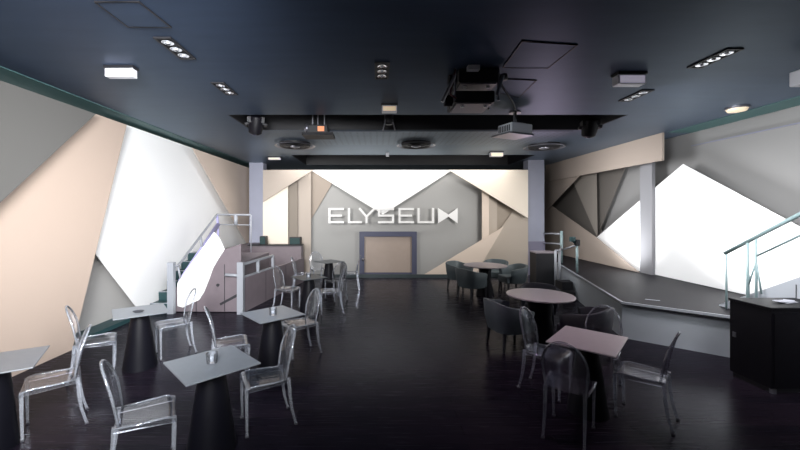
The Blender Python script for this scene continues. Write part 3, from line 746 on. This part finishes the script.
# thin cable from the rig to white projector
p0 = PC(500,82); p1 = PC(514,103)
c_ = thing('ceiling_cable', 'thin black cable running along the ceiling to the white projector', 'cable')
obj('cable_run', T([p0+Vector((0,0,-.015)), p1+Vector((0,0,-.015)), at(516,112,6.25), at(516,122,6.3)], .014), M['black'], c_, True)
pc = at(515,130,6.3)
pj = projector((pc.x,6.3,pc.z), math.radians(24), 'white projector hung at the edge of the ceiling well', M['whitepl'], .46, .34, .17)
obj('shelf', B(-.32,.22,-.2,.22,-.115,-.087), M['metal'], pj)
# moving head lights
def moving_head(px, py, y, lab, rz):
    p = at(px, py, y); t = thing('moving_head_light', lab, 'stage light', (p.x,y,ZC), rz, 'moving-head stage lights')
    zz = p.z-ZC
    obj('mounting_base', B(-.15,.15,-.11,.11,-.10,.001), M['black'], t)
    bm = bmesh.new()
    for s in (-1,1): box(bm, s*.17-.025,s*.17+.025,-.06,.06,zz-.04,-.10,bev=.01)
    box(bm, -.195,.195,-.07,.07,-.13,-.095,bev=.01); obj('yoke', bm, M['black'], t)
    hd = shade_auto(obj('head', lathe(bmesh.new(), [(.06,.17),(.12,.13),(.14,.0),(.12,-.16),(.10,-.18)], 24), M['blackgl'], t)); hd.location = (0,0,zz); hd.rotation_euler = (.35,.1,0)
    obj('lens', lathe(bmesh.new(), [(.085,-.183),(.06,-.20),(.02,-.205)], 20), M['lens'], hd, True)
moving_head(256,124,6.75,'black moving-head light at the left end of the ceiling well',.3); moving_head(590,127,6.95,'black moving-head light at the right end of the ceiling well',-.3)
# lamp device with orange light and hanging rods (left middle) and one behind the warm light
pc = at(318,132,6.9); t = thing('effect_light', 'small lighting effect unit with orange lamp hung on rods in the ceiling well', 'stage light', (pc.x,6.9,0))
obj('body', B(-.20,.20,-.16,.16,pc.z-.05,pc.z+.10,bev=.012), M['black'], t); obj('shelf', B(-.26,.30,-.22,.2,pc.z-.10,pc.z-.05), M['blackgl'], t)
obj('lamp', B(.02,.14,-.172,-.16,pc.z-.02,pc.z+.07), M['orange'], t)
bm = bmesh.new(); 
for x in (-.10,.0,.12): tube(bm, [(x,0,pc.z+.08),(x,0,ZC+.48)], .012, 6)
obj('hanging_rod', bm, M['metal'], t)
obj('side_lamp', lathe(bmesh.new(), [(.05,pc.z-.02),(.06,pc.z+.06),(.03,pc.z+.12)], 16, c=(-.18,-.12)), M['metal'], t, True)
pc = at(389,118,6.62); t = thing('spotlight', 'small black spotlight hanging under the warm box light', 'stage light', (pc.x,6.7,0))
obj('can', lathe(bmesh.new(), [(.06,pc.z-.10),(.09,pc.z-.06),(.08,pc.z+.08),(.03,pc.z+.12)], 20), M['black'], t, True); obj('stem', T([(0,0,pc.z+.1),(0,0,ZC+.49)], .02), M['black'], t, True)
bm = bmesh.new(); 
for s in (-1,1): tube(bm, [(s*.06,-.05,pc.z-.02),(s*.11,-.06,pc.z-.22)], .012, 6)
obj('barn_door', bm, M['metal'], t)
pc = at(387.5,154.5,10.6); t = thing('ceiling_sensor', 'tiny white sensor hanging from the ceiling above the end wall', 'sensor', (pc.x,10.6,0))
obj('body', B(-.045,.045,-.04,.04,pc.z-.06,pc.z+.05,bev=.01), M['whitepl'], t); obj('stem', T([(0,0,pc.z+.04),(0,0,ZC)], .012), M['metal'], t, True)

# ------------------------------------------------------------------ light
def area(name, loc, target, size, power, col=(1,1,1), spread=110):
    l = bpy.data.lights.new(name, 'AREA'); l.shape = 'DISK'; l.size = size; l.energy = power; l.color = col; l.spread = math.radians(spread)
    o = bpy.data.objects.new(name, l); C.objects.link(o); o.location = loc
    o.rotation_euler = (Vector(target)-Vector(loc)).to_track_quat('-Z','Y').to_euler(); return o
def spot(name, loc, target, power, ang, col=(1,1,1), rad=.3, blend=.8):
    l = bpy.data.lights.new(name, 'SPOT'); l.energy = power; l.color = col; l.spot_size = math.radians(ang); l.spot_blend = blend; l.shadow_soft_size = rad
    o = bpy.data.objects.new(name, l); C.objects.link(o); o.location = loc
    o.rotation_euler = (Vector(target)-Vector(loc)).to_track_quat('-Z','Y').to_euler(); return o
# added fill lamps in mid-air, no fittings there (left wall)
cool = (.975,.985,1)
area('fill_left', (-.9,-1.5,2.9), (XL,8.0,1.7), 1.5, 140, cool, 75)
area('fill_left', (-.9,.3,2.9), (XL,7.8,1.7), 1.5, 88, cool, 80)
area('fill_left', (-.9,2.0,2.9), (XL,7.8,1.7), 1.5, 46, cool, 85)
area('fill_left', (-1.2,4.0,2.9), (XL,8.0,1.6), 1.4, 16, cool, 100)
area('fill_left', (-2.0,11.0,2.9), (XL,8.6,1.9), 1.2, 8, cool, 100)
# end wall: more added, unseen fill lamps
area('fill_end', (-3.2,8.2,2.95), (-.9,YM,1.5), 1.4, 46, (1,.97,.93))
area('fill_end', (4.3,8.2,2.95), (1.9,YM,1.5), 1.4, 50, (1,.97,.93))
l = area('fill_slot', (.6,11.15,3.72), (.6,12.0,1.9), 1, 50, (1,.97,.93), 150); l.data.shape = 'RECTANGLE'; l.data.size = 7.0; l.data.size_y = .3  # added strip lamp, grazes the wall to lengthen the panel shadows
# right wall: added, unseen fill lamps overhead and near the stage floor
area('fill_right', (3.4,8.6,3.05), (XR,9.6,1.8), 1.4, 47, cool)
area('fill_right', (3.4,5.0,3.05), (XR,6.2,1.6), 1.4, 64, cool)
area('fill_right', (3.6,2.0,3.05), (XR,4.0,1.6), 1.4, 56, cool)
area('fill_stage_low', (5.6,9.0,.75), (XR,9.4,2.2), .6, 20, cool)  # added low lamps without fittings, so panel edges shade upwards
area('fill_stage_low', (5.6,6.4,.75), (XR,6.6,2.4), .6, 26, cool)
# the recessed downlights
for x,y,e,c in ((-2.12,3.87,88,(.66,.82,1)),(-2.12,5.12,88,(.66,.82,1)),(.06,4.48,85,(.85,.85,1)),(3.82,5.42,125,(1,.88,.96)),(3.78,4.12,125,(1,.9,.96))):
    spot('downlight', (x,y,3.73), (x,y,0), e, 118, c, .12, 1.0)
spot('magenta_spot', (.06,4.5,3.7), (1.7,4.4,0), 50, 60, (1,.35,.7), .1)
spot('fill_ceiling_pink', (4.62,10.1,1.05), (2.9,5.8,3.77), 160, 62, (1,.76,.95), .5)  # added lamp with no fitting, tints the ceiling pinkish
spot('fill_projector', (.06,4.48,3.70), (2.36,6.3,3.40), 60, 11, (.85,.95,1), .06)  # added narrow beam that brightens the white projector
W = bpy.data.worlds.new('World'); bpy.context.scene.world = W; W.use_nodes = True
W.node_tree.nodes['Background'].inputs['Color'].default_value = (.0,.0,.0,1)

# ------------------------------------------------------------------ camera
cam = bpy.data.cameras.new('Camera'); co = bpy.data.objects.new('Camera', cam); C.objects.link(co)
co.location = (0,0,H); co.rotation_euler = (PI/2,0,0); cam.sensor_width = 36; cam.lens = 36*F/800
cam.shift_x = (400-CX)/800; cam.shift_y = -(225-CY)/800; cam.clip_start = .05
sc = bpy.context.scene; sc.camera = co
sc.view_settings.view_transform = 'Standard'; sc.view_settings.look = 'None'; sc.view_settings.gamma = 1; sc.view_settings.exposure = 0
try: sc.view_settings.use_curve_mapping = False
except Exception: pass
sc.cycles.use_denoising = True
sc.cycles.transparent_max_bounces = 24
